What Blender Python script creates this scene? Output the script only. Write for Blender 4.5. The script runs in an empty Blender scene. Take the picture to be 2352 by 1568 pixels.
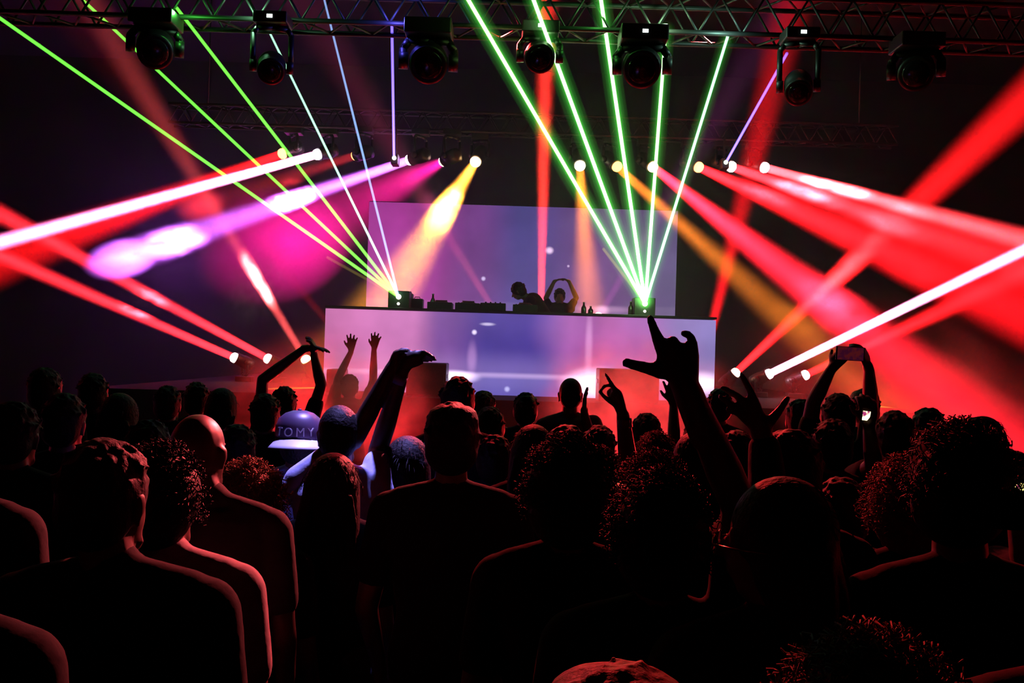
import bpy, bmesh, math, random
from mathutils import Vector, Matrix, Euler
S = bpy.context.scene
COL = S.collection
V = Vector
# ------------------------------------------------------------------ camera
F = 2287.0
CAM = V((0, 0, 1.97))
cam = bpy.data.cameras.new('camera'); co = bpy.data.objects.new('camera', cam); COL.objects.link(co)
cam.sensor_width = 36; cam.lens = 35; cam.clip_end = 100
co.location = CAM
RC = Euler((math.radians(90 + 0.6), 0, 0)).to_matrix() @ Matrix.Rotation(math.radians(1.75), 3, 'Z')
co.rotation_euler = RC.to_euler(); S.camera = co

def P(px, py, d):
    """the point of the hall seen at a pixel of the 2352x1568 photograph, d metres away"""
    v = RC @ V(((px - 1176) / F, -(py - 784) / F, -1))
    return CAM + v * (d / v.y)

# ------------------------------------------------------------------ world, exposure
w = bpy.data.worlds.new('world'); S.world = w; w.use_nodes = True
w.node_tree.nodes['Background'].inputs[0].default_value = (0, 0, 0, 1)
S.view_settings.view_transform = 'Standard'; S.view_settings.look = 'None'
S.view_settings.exposure = 0; S.view_settings.gamma = 1
S.cycles.volume_bounces = 0; S.cycles.max_bounces = 4; S.cycles.diffuse_bounces = 1
S.cycles.glossy_bounces = 2; S.cycles.transparent_max_bounces = 16
S.cycles.sample_clamp_indirect = 3; S.cycles.caustics_reflective = False; S.cycles.caustics_refractive = False

# ------------------------------------------------------------------ wash lights (area lamps standing in the hall)
def area(loc, aim, col, pw, spread, r, parent=None):
    l = bpy.data.lights.new('lamp_light', 'AREA'); l.shape = 'DISK'; l.size = 2 * r
    l.spread = math.radians(spread); l.energy = pw; l.color = col
    q = bpy.data.objects.new('lamp_light', l); COL.objects.link(q)
    M = (V(aim) - V(loc)).to_track_quat('-Z', 'Y').to_matrix().to_4x4(); M.translation = V(loc)
    q.matrix_world = M
    if parent:
        bpy.context.view_layer.update()
        q.parent = parent; q.matrix_parent_inverse = parent.matrix_world.inverted()
    return q
HAZE = 0.012
WK, BK = .75, 2.2
#        px    py    d     aim px,py,d          colour            W    spread  radius
WASH = [(770, 922, 11.75, (690, 1010, 2), (1, .015, .02), 150, 120, .10, 'red wash lamp on the stage edge beyond the reversed cap'),
        (925, 926, 11.75, (960, 960, 2), (1, .015, .025), 30, 120, .10, 'red wash lamp on the stage edge between the two speaker boxes and raised arms'),
        (1420, 938, 11.75, (1430, 1010, 2), (1, .025, .035), 110, 120, .10, 'red wash lamp on the stage edge behind the ring-making fingers'),
        (1560, 944, 11.75, (1700, 1050, 2), (1, .025, .035), 60, 120, .10, 'red wash lamp on the stage edge behind the horn-sign forearm'),
        (1985, 930, 11.75, (2500, 1150, 3), (1, .02, .025), 110, 62, .10, 'red wash lamp on the stage edge beyond the person filming')]
# unseen lamps, added above the picture to rim hair and shoulders of the nearest people: from, aim, colour, watts, spread
RIM = [((1.85, 9.7, 5.12), (-.95, 2.5, 1.45), (1, .09, .10), 32, 12), ((-.3, 9.7, 5.12), (.9, 2.6, 1.4), (1, .025, .03), 50, 30)]

# ------------------------------------------------------------------ helpers
MATS = {}
def mat(name, col=(.02, .02, .02), rough=.8, metal=0, spec=.5, noise=0, nscale=60, sheen=0, bump=0):
    if name in MATS: return MATS[name]
    m = bpy.data.materials.new(name); m.use_nodes = True; t = m.node_tree; b = t.nodes['Principled BSDF']
    b.inputs['Base Color'].default_value = (*col, 1); b.inputs['Roughness'].default_value = rough
    b.inputs['Metallic'].default_value = metal; b.inputs['Specular IOR Level'].default_value = spec
    b.inputs['Sheen Weight'].default_value = sheen
    if noise or bump:
        tc = t.nodes.new('ShaderNodeTexCoord'); n = t.nodes.new('ShaderNodeTexNoise')
        n.inputs['Scale'].default_value = nscale; n.inputs['Detail'].default_value = 4
        t.links.new(tc.outputs['Object'], n.inputs['Vector'])
        if noise:
            r = t.nodes.new('ShaderNodeValToRGB')
            r.color_ramp.elements[0].position = .3; r.color_ramp.elements[1].position = .7
            r.color_ramp.elements[0].color = (*[c * (1 - noise) for c in col], 1)
            r.color_ramp.elements[1].color = (*[min(1, c * (1 + noise)) for c in col], 1)
            t.links.new(n.outputs['Fac'], r.inputs[0]); t.links.new(r.outputs[0], b.inputs['Base Color'])
        if bump:
            bp = t.nodes.new('ShaderNodeBump'); bp.inputs['Strength'].default_value = bump; bp.inputs['Distance'].default_value = .01
            t.links.new(n.outputs['Fac'], bp.inputs['Height']); t.links.new(bp.outputs[0], b.inputs['Normal'])
    MATS[name] = m; return m

def emat(name, col, st, see_through=False):
    if name in MATS: return MATS[name]
    m = bpy.data.materials.new(name); m.use_nodes = True; t = m.node_tree; t.nodes.clear()
    o = t.nodes.new('ShaderNodeOutputMaterial'); e = t.nodes.new('ShaderNodeEmission')
    e.inputs[0].default_value = (*col, 1); e.inputs[1].default_value = st
    if see_through:       # a clear lens: the lamp behind shines through it
        a = t.nodes.new('ShaderNodeAddShader'); tr = t.nodes.new('ShaderNodeBsdfTransparent')
        t.links.new(e.outputs[0], a.inputs[0]); t.links.new(tr.outputs[0], a.inputs[1]); t.links.new(a.outputs[0], o.inputs[0])
    else: t.links.new(e.outputs[0], o.inputs[0])
    m.cycles.emission_sampling = 'NONE'
    MATS[name] = m; return m

def volmat(name, col, st):
    if name in MATS: return MATS[name]
    m = bpy.data.materials.new(name); m.use_nodes = True; t = m.node_tree; t.nodes.clear()
    o = t.nodes.new('ShaderNodeOutputMaterial'); e = t.nodes.new('ShaderNodeEmission')
    e.inputs[0].default_value = (*col, 1); e.inputs[1].default_value = st
    t.links.new(e.outputs[0], o.inputs['Volume']); MATS[name] = m; return m

def tag(o, label=None, cat=None, group=None, kind=None):
    if label: o['label'] = label
    if cat: o['category'] = cat
    if group: o['group'] = group
    if kind: o['kind'] = kind
    return o
def empty(name, loc, label, cat, group=None):
    o = bpy.data.objects.new(name, None); COL.objects.link(o); o.location = loc
    o.empty_display_size = .1
    return tag(o, label, cat, group)

_US = {}
def _unit_sphere(u, v):
    if (u, v) not in _US:
        vs = [V((0, 0, -1))]
        for j in range(1, v):
            z, r = -math.cos(math.pi * j / v), math.sin(math.pi * j / v)
            vs += [V((r * math.cos(2 * math.pi * k / u), r * math.sin(2 * math.pi * k / u), z)) for k in range(u)]
        vs.append(V((0, 0, 1))); n = len(vs); fs = []
        for k in range(u): fs.append((0, 1 + (k + 1) % u, 1 + k)); fs.append((n - 1, n - 1 - u + k, n - 1 - u + (k + 1) % u))
        for j in range(v - 2):
            for k in range(u):
                p = 1 + j * u + k; q = 1 + j * u + (k + 1) % u; fs.append((p, q, q + u, p + u))
        _US[(u, v)] = (vs, fs)
    return _US[(u, v)]
class MB:
    """collects closed shapes in one mesh, in world metres"""
    def __init__(s): s.v = []; s.f = []
    def add(s, vs, fs):
        k = len(s.v); s.v.extend(vs); s.f.extend([tuple(i + k for i in f) for f in fs]); return s
    def box(s, c, size, rot=None, bev=0):
        M = Matrix.Translation(V(c)) @ (rot.to_4x4() if rot else Matrix())
        bm = bmesh.new(); bmesh.ops.create_cube(bm, size=1, matrix=Matrix.Diagonal((*size, 1)))
        if bev: bmesh.ops.bevel(bm, geom=bm.edges[:], offset=bev, segments=2, affect='EDGES', profile=.5)
        bm.verts.index_update()
        s.add([M @ v.co for v in bm.verts], [tuple(v.index for v in f.verts) for f in bm.faces]); bm.free(); return s
    def ell(s, c, r, rot=None, u=16, v=12):
        vs, fs = _unit_sphere(u, v); c = V(c); r = V(r)
        if rot is None: return s.add([V((c.x + p.x * r.x, c.y + p.y * r.y, c.z + p.z * r.z)) for p in vs], fs)
        R = rot.to_3x3(); return s.add([c + R @ V((p.x * r.x, p.y * r.y, p.z * r.z)) for p in vs], fs)
    def cone(s, a, b, ra, rb, n=14):
        a, b = V(a), V(b); d = b - a
        if d.length < 1e-6: return s
        return s.tube([a, b], [ra, rb], n)
    def caps(s, a, b, ra, rb, n=12):
        s.cone(a, b, ra, rb, n); s.ell(a, (ra,) * 3, None, n, 8); s.ell(b, (rb,) * 3, None, n, 8); return s
    def chain(s, pts, n=12):
        for (a, ra), (b, rb) in zip(pts, pts[1:]): s.caps(a, b, ra, rb, n)
        return s
    def rows(s, rows):
        """stacked closed rings of equal length"""
        n = len(rows[0]); vs = [p for r in rows for p in r]; fs = []
        for j in range(len(rows) - 1):
            for k in range(n): fs.append((j * n + k, j * n + (k + 1) % n, (j + 1) * n + (k + 1) % n, (j + 1) * n + k))
        fs.append(tuple(range(n))[::-1]); fs.append(tuple(range(len(vs) - n, len(vs)))); return s.add(vs, fs)
    def loft(s, rings, n=20, M=None):
        out = []
        for (z, rx, ry, cx, cy) in rings:
            row = []
            for k in range(n):
                t = 2 * math.pi * k / n; c, q = math.cos(t), math.sin(t); e = .8
                p = V((cx + rx * math.copysign(abs(c) ** e, c), cy + ry * math.copysign(abs(q) ** e, q), z))
                row.append(M @ p if M else p)
            out.append(row)
        return s.rows(out)
    def tube(s, pts, r, n=6):
        """a tube along a polyline"""
        out = []; pts = [V(p) for p in pts]; m = len(pts)
        for i, p in enumerate(pts):
            d = pts[min(i + 1, m - 1)] - pts[max(i - 1, 0)]
            if d.length < 1e-7: d = V((0, 0, 1))
            q = d.to_track_quat('Z', 'Y').to_matrix(); rr = r[i] if isinstance(r, (list, tuple)) else r
            X, Y = q.col[0] * rr, q.col[1] * rr
            out.append([p + X * math.cos(2 * math.pi * k / n) + Y * math.sin(2 * math.pi * k / n) for k in range(n)])
        return s.rows(out)
    def lathe(s, prof, M, n=24):
        """prof: (radius, z) from bottom to top"""
        return s.rows([[M @ V((r * math.cos(2 * math.pi * k / n), r * math.sin(2 * math.pi * k / n), z)) for k in range(n)] for r, z in prof])
    def mesh(s, name, smooth=True, recalc=True):
        me = bpy.data.meshes.new(name); me.from_pydata([tuple(v) for v in s.v], [], s.f)
        if recalc and len(s.v) < 4000:
            bm = bmesh.new(); bm.from_mesh(me); bmesh.ops.recalc_face_normals(bm, faces=bm.faces); bm.to_mesh(me); bm.free()
        if smooth: me.shade_smooth()
        return me
    def remesh(s, name, vox, smooth=3):
        o = bpy.data.objects.new('x', s.mesh('x', False, False)); COL.objects.link(o)
        m = o.modifiers.new('r', 'REMESH'); m.mode = 'VOXEL'; m.voxel_size = vox; m.use_smooth_shade = True
        if smooth:
            m = o.modifiers.new('s', 'SMOOTH'); m.iterations = smooth; m.factor = .5
        dg = bpy.context.evaluated_depsgraph_get()
        me = bpy.data.meshes.new_from_object(o.evaluated_get(dg)); me.name = name; me.shade_smooth()
        old = o.data; bpy.data.objects.remove(o); bpy.data.meshes.remove(old)
        return me

def put(name, me, m, parent=None, loc=None, base=None):
    """link a mesh given in world metres; base: the parent's own origin"""
    o = bpy.data.objects.new(name, me); COL.objects.link(o)
    me.materials.clear(); me.materials.append(m)
    if base is not None: me.transform(Matrix.Translation(-V(base)))
    if parent is not None: o.parent = parent
    if loc is not None: o.location = loc
    return o
def build(name, mb, m, parent=None, smooth=True, loc=None, base=None):
    return put(name, mb.mesh(name, smooth), m, parent, loc, base)
def boxo(name, c, size, m, parent=None, bev=0, base=None, loc=None):
    return build(name, MB().box(c, size, None, bev), m, parent, False, loc, base)

# ------------------------------------------------------------------ the hall
Mwall = mat('black_wall', (.005, .0045, .005), .9, noise=.3, nscale=2)
Mfloor = mat('worn_floor', (.03, .028, .028), .5, noise=.4, nscale=3)
Mstage = mat('stage_black', (.004, .004, .004), .85, spec=.1, noise=.3, nscale=5)
def struct(n, c, s, m): return tag(boxo(n, c, s, m), kind='structure')
struct('floor', (0, 8, -.05), (26, 27, .1), Mfloor)
struct('ceiling', (0, 8, 8.05), (26, 27, .1), Mwall)
struct('wall_back', (0, 21.4, 4), (26, .2, 8), Mwall)
struct('wall_front', (0, -5.1, 4), (26, .2, 8), Mwall)
struct('wall_left', (-12.9, 8, 4), (.2, 27, 8), Mwall)
struct('wall_right', (12.9, 8, 4), (.2, 27, 8), Mwall)
st = boxo('stage', (0, 16, .7), (9.9, 8.6, 1.4), Mstage); tag(st, 'black stage deck under the glowing booth', 'stage')
STZ = 1.4
# haze: real scattering air, cut off before the crowd to keep it dark
hz = bpy.data.materials.new('haze_air'); hz.use_nodes = True; t = hz.node_tree; t.nodes.clear()
o_ = t.nodes.new('ShaderNodeOutputMaterial'); vs_ = t.nodes.new('ShaderNodeVolumeScatter')
vs_.inputs['Color'].default_value = (1, 1, 1, 1); vs_.inputs['Density'].default_value = HAZE; vs_.inputs['Anisotropy'].default_value = .35
t.links.new(vs_.outputs[0], o_.inputs['Volume'])
h = boxo('haze', (0, 15.5, 4), (25.2, 11.3, 7.98), hz); tag(h, 'thin machine haze hanging over the stage half of the hall', 'haze', kind='stuff')

def puff(px, py, d, rad, dens, label, seed=0, rot=0, nsc=2.2):
    """a denser drift of smoke: an ellipsoid of air whose scattering fades to its rim"""
    m = bpy.data.materials.new('smoke_drift'); m.use_nodes = True; t = m.node_tree; t.nodes.clear()
    N = t.nodes.new; L = t.links.new
    o = N('ShaderNodeOutputMaterial'); v = N('ShaderNodeVolumeScatter'); v.inputs['Color'].default_value = (1, 1, 1, 1)
    v.inputs['Anisotropy'].default_value = .35
    tc = N('ShaderNodeTexCoord'); ln = N('ShaderNodeVectorMath'); ln.operation = 'LENGTH'
    L(tc.outputs['Object'], ln.inputs[0])
    mr = N('ShaderNodeMapRange'); mr.interpolation_type = 'SMOOTHSTEP'
    L(ln.outputs['Value'], mr.inputs[0]); mr.inputs[1].default_value = .15; mr.inputs[2].default_value = 1; mr.inputs[3].default_value = 1; mr.inputs[4].default_value = 0
    mp = N('ShaderNodeMapping'); mp.inputs['Location'].default_value = (seed * 3.1, seed, 0); L(tc.outputs['Object'], mp.inputs[0])
    n = N('ShaderNodeTexNoise'); n.inputs['Scale'].default_value = nsc; n.inputs['Detail'].default_value = 2; L(mp.outputs[0], n.inputs['Vector'])
    m2 = N('ShaderNodeMapRange'); L(n.outputs['Fac'], m2.inputs[0]); m2.inputs[1].default_value = .35; m2.inputs[2].default_value = .65
    mu = N('ShaderNodeMath'); mu.operation = 'MULTIPLY'; L(mr.outputs[0], mu.inputs[0]); L(m2.outputs[0], mu.inputs[1])
    m3 = N('ShaderNodeMath'); m3.operation = 'MULTIPLY'; L(mu.outputs[0], m3.inputs[0]); m3.inputs[1].default_value = dens
    L(m3.outputs[0], v.inputs['Density']); L(v.outputs[0], o.inputs['Volume'])
    me = MB().ell((0, 0, 0), (1, 1, 1), None, 24, 16).mesh('smoke_drift')
    q = put('smoke_drift', me, m); q.location = P(px, py, d); q.scale = rad; q.rotation_euler = (0, math.radians(rot), 0)
    tag(q, label, 'smoke', kind='stuff')

# ------------------------------------------------------------------ screens
def screen_mat(name, ramp, bands, spots, st, u0, u1, v0, v1):
    """picture shown on an LED screen: columns of colour (ramp over u), horizontal bands (over v), small bright spots"""
    m = bpy.data.materials.new(name); m.use_nodes = True; t = m.node_tree; t.nodes.clear()
    N = t.nodes.new; L = t.links.new
    o = N('ShaderNodeOutputMaterial'); e = N('ShaderNodeEmission'); e.inputs[1].default_value = st; L(e.outputs[0], o.inputs[0])
    tc = N('ShaderNodeTexCoord'); sp = N('ShaderNodeSeparateXYZ'); L(tc.outputs['Object'], sp.inputs[0])
    def mrange(src, a, b):
        r = N('ShaderNodeMapRange'); L(src, r.inputs[0]); r.inputs[1].default_value = a; r.inputs[2].default_value = b; return r.outputs[0]
    u = mrange(sp.outputs[0], u0, u1); v = mrange(sp.outputs[2], v0, v1)
    def ramp_(src, els):
        r = N('ShaderNodeValToRGB'); c = r.color_ramp; L(src, r.inputs[0])
        while len(c.elements) < len(els): c.elements.new(.5)
        for q, (p, cc) in zip(c.elements, els): q.position = p; q.color = (*cc, 1)
        c.interpolation = 'EASE'; return r.outputs[0]
    cu = ramp_(u, ramp)
    def cloud(col, sc, amt):
        n = N('ShaderNodeTexNoise'); n.inputs['Scale'].default_value = sc; n.inputs['Detail'].default_value = 3; L(tc.outputs['Object'], n.inputs['Vector'])
        r = N('ShaderNodeMapRange'); L(n.outputs['Fac'], r.inputs[0]); r.inputs[1].default_value = .3; r.inputs[2].default_value = .7; r.inputs[3].default_value = 1 - amt; r.inputs[4].default_value = 1 + amt
        x = N('ShaderNodeVectorMath'); x.operation = 'SCALE'; L(col, x.inputs[0]); L(r.outputs[0], x.inputs['Scale']); return x.outputs[0]
    cu = cloud(cu, 1.3, .18)
    cv = ramp_(v, bands)
    ad = N('ShaderNodeVectorMath'); ad.operation = 'ADD'; L(cu, ad.inputs[0]); L(cv, ad.inputs[1]); cur = ad.outputs[0]
    for (su, sv, r, k, col) in spots:   # su, sv in metres from the screen's own origin, r radii
        cx = N('ShaderNodeMapping'); cx.vector_type = 'POINT'; cx.inputs['Location'].default_value = (-su / r[0], 0, -sv / r[1])
        cx.inputs['Scale'].default_value = (1 / r[0], 0, 1 / r[1]); L(tc.outputs['Object'], cx.inputs[0])
        ln = N('ShaderNodeVectorMath'); ln.operation = 'LENGTH'; L(cx.outputs[0], ln.inputs[0])
        mr = N('ShaderNodeMapRange'); mr.interpolation_type = 'SMOOTHSTEP'; L(ln.outputs['Value'], mr.inputs[0]); mr.inputs[1].default_value = 1; mr.inputs[2].default_value = 0.2; mr.inputs[3].default_value = 0; mr.inputs[4].default_value = k
        sc = N('ShaderNodeVectorMath'); sc.operation = 'SCALE'; sc.inputs[0].default_value = col; L(mr.outputs[0], sc.inputs['Scale'])
        a = N('ShaderNodeVectorMath'); a.operation = 'ADD'; L(cur, a.inputs[0]); L(sc.outputs[0], a.inputs[1]); cur = a.outputs[0]
    L(cur, e.inputs[0]); return m

# booth
bl = P(748, 700, 13); br = P(1645, 729, 13)
BZ = (bl.z + br.z) / 2; BX0, BX1 = bl.x, br.x; BC = V(((BX0 + BX1) / 2, 13, STZ))
W = BX1 - BX0
Mblack = mat('black_paint', (.01, .01, .01), .45)
Mmet = mat('black_metal', (.015, .015, .016), .35, metal=.6)
booth = empty('dj_booth', BC, 'long glowing performance booth on the stage, its front one wide screen', 'booth')
hb = BZ - STZ
build('body', MB().box((0, .42, hb / 2 - .02), (W - .02, .76, hb - .04)), Mblack, booth, False)
build('tabletop', MB().box((0, .42, hb - .015), (W + .02, .86, .03), None, .005), Mblack, booth, False)
sm = screen_mat('booth_picture', [(0, (.60, .17, .42)), (.22, (.62, .20, .50)), (.30, (.22, .09, .36)), (.42, (.08, .055, .33)), (.56, (.075, .05, .33)), (.64, (.28, .08, .36)), (.72, (.46, .12, .40)), (.80, (.40, .13, .44)), (.92, (.28, .20, .50)), (1, (.24, .19, .48))],
                [(0, (.05, .05, .1)), (.2, (.1, .09, .15)), (.255, (.42, .30, .40)), (.30, (.10, .07, .10)), (.6, (.0, .0, .0)), (1, (.03, .02, .03))],
                [(-.85, -.31, (.4, .11), 1.4, (1, .8, 1)), (1.02, -.36, (.55, .28), 1.8, (1, .8, .95)), (2.35, -.30, (.5, .2), 1.1, (1, .85, 1)),
                 (-.6, .28, (.045, .045), 1, (.9, .8, 1)), (-.43, .39, (.13, .03), .6, (.9, .8, .9)), (.9, .1, (.07, .7), .35, (.8, .5, .7)), (-.02 + -.6, -.06, (.09, .3), .3, (.8, .4, .7)),
                 (-.15, -.45, (.05, .05), .5, (.8, .8, 1)), (.55, .35, (.5, .6), .18, (.9, .3, .6))],
                1.0, -W / 2, W / 2, -hb / 2, hb / 2)
scr = build('front_screen', MB().box((0, 0, 0), (W, .03, hb - .04)), sm, booth, False, loc=(0, .02, hb / 2 - .02))
# back screen
sl = P(841, 700, 16.5); sr = P(1550, 722, 16.5); stp = P(1200, 474, 16.5)
SW = sr.x - sl.x; SH = stp.z - STZ - .45
bs = empty('led_screen', V(((sl.x + sr.x) / 2, 16.5, STZ)), 'tall violet video screen standing behind the performers', 'screen')
sm2 = screen_mat('sky_picture_beam_glow', [(0, (.46, .05, .36)), (.17, (.44, .05, .34)), (.34, (.19, .055, .26)), (.5, (.09, .07, .28)), (.75, (.18, .07, .24)), (1, (.13, .09, .22))],  # magenta at the left imitates beam light over the screen, put into its picture
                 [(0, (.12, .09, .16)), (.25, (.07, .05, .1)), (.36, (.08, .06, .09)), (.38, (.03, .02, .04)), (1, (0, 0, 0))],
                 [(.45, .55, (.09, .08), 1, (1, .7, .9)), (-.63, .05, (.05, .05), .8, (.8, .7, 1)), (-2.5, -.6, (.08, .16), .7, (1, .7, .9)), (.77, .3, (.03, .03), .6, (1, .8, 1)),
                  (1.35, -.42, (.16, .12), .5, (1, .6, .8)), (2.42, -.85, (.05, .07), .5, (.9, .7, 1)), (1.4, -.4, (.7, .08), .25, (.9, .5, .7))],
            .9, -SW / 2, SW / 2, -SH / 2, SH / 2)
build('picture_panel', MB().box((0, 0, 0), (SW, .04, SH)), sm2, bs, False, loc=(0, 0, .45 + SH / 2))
fr = MB()
for sx in (-1, 1): fr.box((sx * SW * .4, .15, .225 + SH / 2), (.08, .08, SH + .45)); fr.box((sx * SW * .4, .2, .03), (.5, .7, .06))
fr.box((0, .06, .42), (SW, .06, .06)).box((0, .06, .45 + SH), (SW, .06, .04))
build('support_frame', fr, Mmet, bs, False)

# ------------------------------------------------------------------ speaker boxes in front of the booth
def speaker(px0, px1, py, d, label, z0=STZ):
    a, b = P(px0, py, d), P(px1, py, d); wd = b.x - a.x; hh = (a.z + b.z) / 2 - z0
    c = V(((a.x + b.x) / 2, d + .3, z0)); e = empty('stage_speaker', c, label, 'speaker', 'speaker boxes before the booth')
    build('cabinet', MB().box((0, 0, hh / 2), (wd, .5, hh), None, .015), Mblack, e, False)
    build('grille', MB().box((0, -.26, hh / 2), (wd * .9, .02, hh * .88)), mat('grille_mesh', (.02, .02, .02), .5, metal=.5, bump=.6, nscale=200), e, False)
    for s in (-1, 1): build('handle', MB().box((s * wd / 2, 0, hh * .6), (.015, .18, .05), None, .005), Mmet, e, False)
speaker(933, 1025, 833, 12.1, 'dark speaker box under the flat pointing hand, before the booth')
speaker(1378, 1517, 848, 12.1, 'red-lit speaker box behind the thumb of the horn sign')
speaker(748, 783, 848, 12.3, 'narrow speaker box before the left corner of the booth')

# ------------------------------------------------------------------ trusses
def truss(name, a, b, size, label, cables):
    a, b = V(a), V(b); e = empty(name, a, label, 'truss'); L = (b - a).length; ux = (b - a).normalized(); h = size
    m = mat('truss_alloy', (.03, .03, .031), .5, metal=.5) if size > .33 else mat('truss_dark', (.02, .02, .02), .6)
    c = MB()
    for y in (0, h):
        for z in (0, h): c.cone(ux * 0 + V((0, y, z)), ux * L + V((0, y, z)), .024, .024, 10)
    build('chords', c, m, e)
    n = int(L / (h * 1.15)); br_ = MB()
    for k in range(n):
        x0, x1 = L * k / n, L * (k + .5) / n; x2 = L * (k + 1) / n
        for y in (0, h):
            br_.cone(ux * x0 + V((0, y, 0)), ux * x1 + V((0, y, h)), .011, .011, 6).cone(ux * x1 + V((0, y, h)), ux * x2 + V((0, y, 0)), .011, .011, 6)
        for z in (0, h):
            br_.cone(ux * x0 + V((0, 0, z)), ux * x1 + V((0, h, z)), .011, .011, 6).cone(ux * x1 + V((0, h, z)), ux * x2 + V((0, 0, z)), .011, .011, 6)
    build('braces', br_, m, e)
    for f in cables: build('cable', MB().cone(ux * L * f + V((0, h / 2, h)), ux * L * f + V((0, h / 2, 8.0 - a.z)), .012, .012, 6), Mblack, e)
    return e
FT = P(1176, 62, 9).z
truss('lighting_truss', (-8, 9, FT), (8, 9, FT), .34, 'silver box truss crossing above the crowd, hung with dark moving heads', (.05, .5, .95))
BTZ = 5.72
truss('lighting_truss', (-6, 17, BTZ), (6.5, 17, BTZ), .32, 'dim box truss far above the stage carrying the row of lit beam lamps', (.05, .5, .95))

# ------------------------------------------------------------------ moving head lamps
LENS = {}
def moving_head(lens, aim, label, group, up=False, sc=1.0, lit=None, pw=0, spread=2, lr=.075, glow=None, gst=4, hang_z=None, display=False):
    """up: stands on the deck; otherwise hangs from the truss. lens, aim: world points"""
    lens, aim = V(lens), V(aim); D = (aim - lens).normalized()
    hc = lens - D * .2 * sc
    bz = (STZ if up else hang_z)
    base = V((hc.x, hc.y, bz)); e = empty('moving_head_lamp', base, label, 'stage light', group)
    s = 1 if up else -1; hh = abs(hc.z - bz)
    c = hc - base
    q = MB().box((0, 0, s * .05 * sc), (.30 * sc, .26 * sc, .10 * sc), None, .012)
    build('base', q, Mblack, e, False)
    # yoke turned to the beam's heading
    ang = math.atan2(D.y, D.x) + math.pi / 2 if (abs(D.x) + abs(D.y)) > .05 else 0
    RZ = Matrix.Rotation(ang, 4, 'Z'); y = MB()
    zb = s * .115 * sc
    for k in (-1, 1):
        pts = [RZ @ V((0, 0, zb)), RZ @ V((k * .13 * sc, 0, zb + s * .01)), RZ @ V((k * .165 * sc, 0, zb + s * .06 * sc)), RZ @ V((k * .165 * sc, 0, c.z + s * .03 * sc))]
        for a, b in zip(pts, pts[1:]): y.caps(a, b, .026 * sc, .026 * sc, 8)
        y.cone(RZ @ V((k * .13 * sc, 0, c.z)), RZ @ V((k * .19 * sc, 0, c.z)), .055 * sc, .055 * sc, 14)
    build('yoke', y, Mblack, e)
    M = Matrix.Translation(c) @ D.to_track_quat('Z', 'Y').to_matrix().to_4x4()
    r = .105 * sc
    hd = MB().lathe([(.05 * sc, -.17 * sc), (.11 * sc, -.15 * sc), (.125 * sc, -.08 * sc), (.125 * sc, .04 * sc), (.115 * sc, .06 * sc), (.11 * sc, .16 * sc), (.118 * sc, .175 * sc), (.118 * sc, .19 * sc), (.10 * sc, .192 * sc)], M)
    build('head', hd, Mblack, e)
    if lit:
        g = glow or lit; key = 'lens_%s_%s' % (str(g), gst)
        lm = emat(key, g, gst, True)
        build('lens', MB().lathe([(r * .85, .194 * sc), (r * .9, .225 * sc), (r * .8, .26 * sc), (r * .5, .285 * sc), (r * .15, .295 * sc)], M), lm, e)  # oversized emitting dome imitates the bloom round a lit lens
        area(lens - D * .002, aim, lit, pw * BK, spread, lr, e)
    else:
        build('lens', MB().lathe([(r * .85, .193 * sc), (r * .8, .198 * sc), (r * .5, .21 * sc)], M), mat('dark_glass', (.01, .01, .012), .12, spec=.8), e)
    if display:
        build('display', MB().box((0, -.132 * sc, s * .05 * sc), (.05, .006, .03)), emat('display_glow', (.8, .95, .9), 3), e, False)
    return e
BG = 'lit beam lamps on the truss above the stage'
RED, PNK, WHT = (1, .03, .04), (1, .05, .25), (1, .9, .9)
LAMPS = [  # lens px, aim px (depth), colour, watts, spread, glow colour, label
 ((651, 352), (0, 600, 14.6), (1, .006, .008), 230, 9, (1, .35, .1), 3, 'orange-glowing beam lamp at the far left end of the upper lamp row'),
 ((731, 354), (0, 556, 14.0), (1, .20, .5), 620, 1.7, (1, .8, 1), 8, 'beam lamp throwing the long white-pink beam to the left'),
 ((820, 356), (470, 470, 21.2), (1, .03, .05), 30, 8, (1, .4, .1), 2.5, 'orange beam lamp between the two white lamps of the upper row'),
 ((944, 366), (300, 588, 21.2), (.60, .12, 1), 700, 6, (1, .8, 1), 8, 'beam lamp throwing the broad violet beam, fourth in the upper row'),
 ((1021, 369), (670, 552, 21.2), (1, .012, .30), 260, 25, (1, .75, .5), 6, 'small warm lamp with a faint pink beam, beside the yellow-beam lamp'),
 ((1093, 370), (935, 620, 15.0), (1, .33, .03), 170, 14, (1, .6, .25), 7, 'beam lamp pouring a yellow beam over the left half of the video screen'),
 ((1332, 379), (1352, 690, 14.9), (1, .24, .02), 42, 10, (1, .8, .45), 9, 'round yellow-white lamp shining straight down over the video screen'),
 ((1416, 381), (1700, 640, 15.0), (1, .22, .02), 45, 7, (1, .4, .1), 2.5, 'orange lamp beside the laser crossing, right of the screen middle'),
 ((1498, 382), (1930, 720, 14.0), (1, .010, .025), 400, 8, (1, .5, .2), 6, 'amber lamp touched by the nearly upright laser line'),
 ((1603, 383), (2180, 640, 13.8), (1, .006, .010), 420, 9, (1, .35, .1), 3, 'dim orange lamp directly above the booth end'),
 ((1678, 382), (2352, 615, 13.8), (1, .012, .018), 420, 7, (1, .6, .6), 7, 'bright white-pink lamp next to the right end of the upper row'),
 ((1754, 384), (2352, 552, 13.8), (1, .035, .045), 420, 3.8, (1, .45, .5), 4, 'pink lamp ending the upper row on the right'),
]
for (l, a, c, pw, sp, g, gs, lab) in LAMPS:
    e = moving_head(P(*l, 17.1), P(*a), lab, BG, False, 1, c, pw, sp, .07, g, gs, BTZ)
for lc, am, rc, rw, rs in RIM: area(lc, am, rc, rw, rs, .08)
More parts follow.
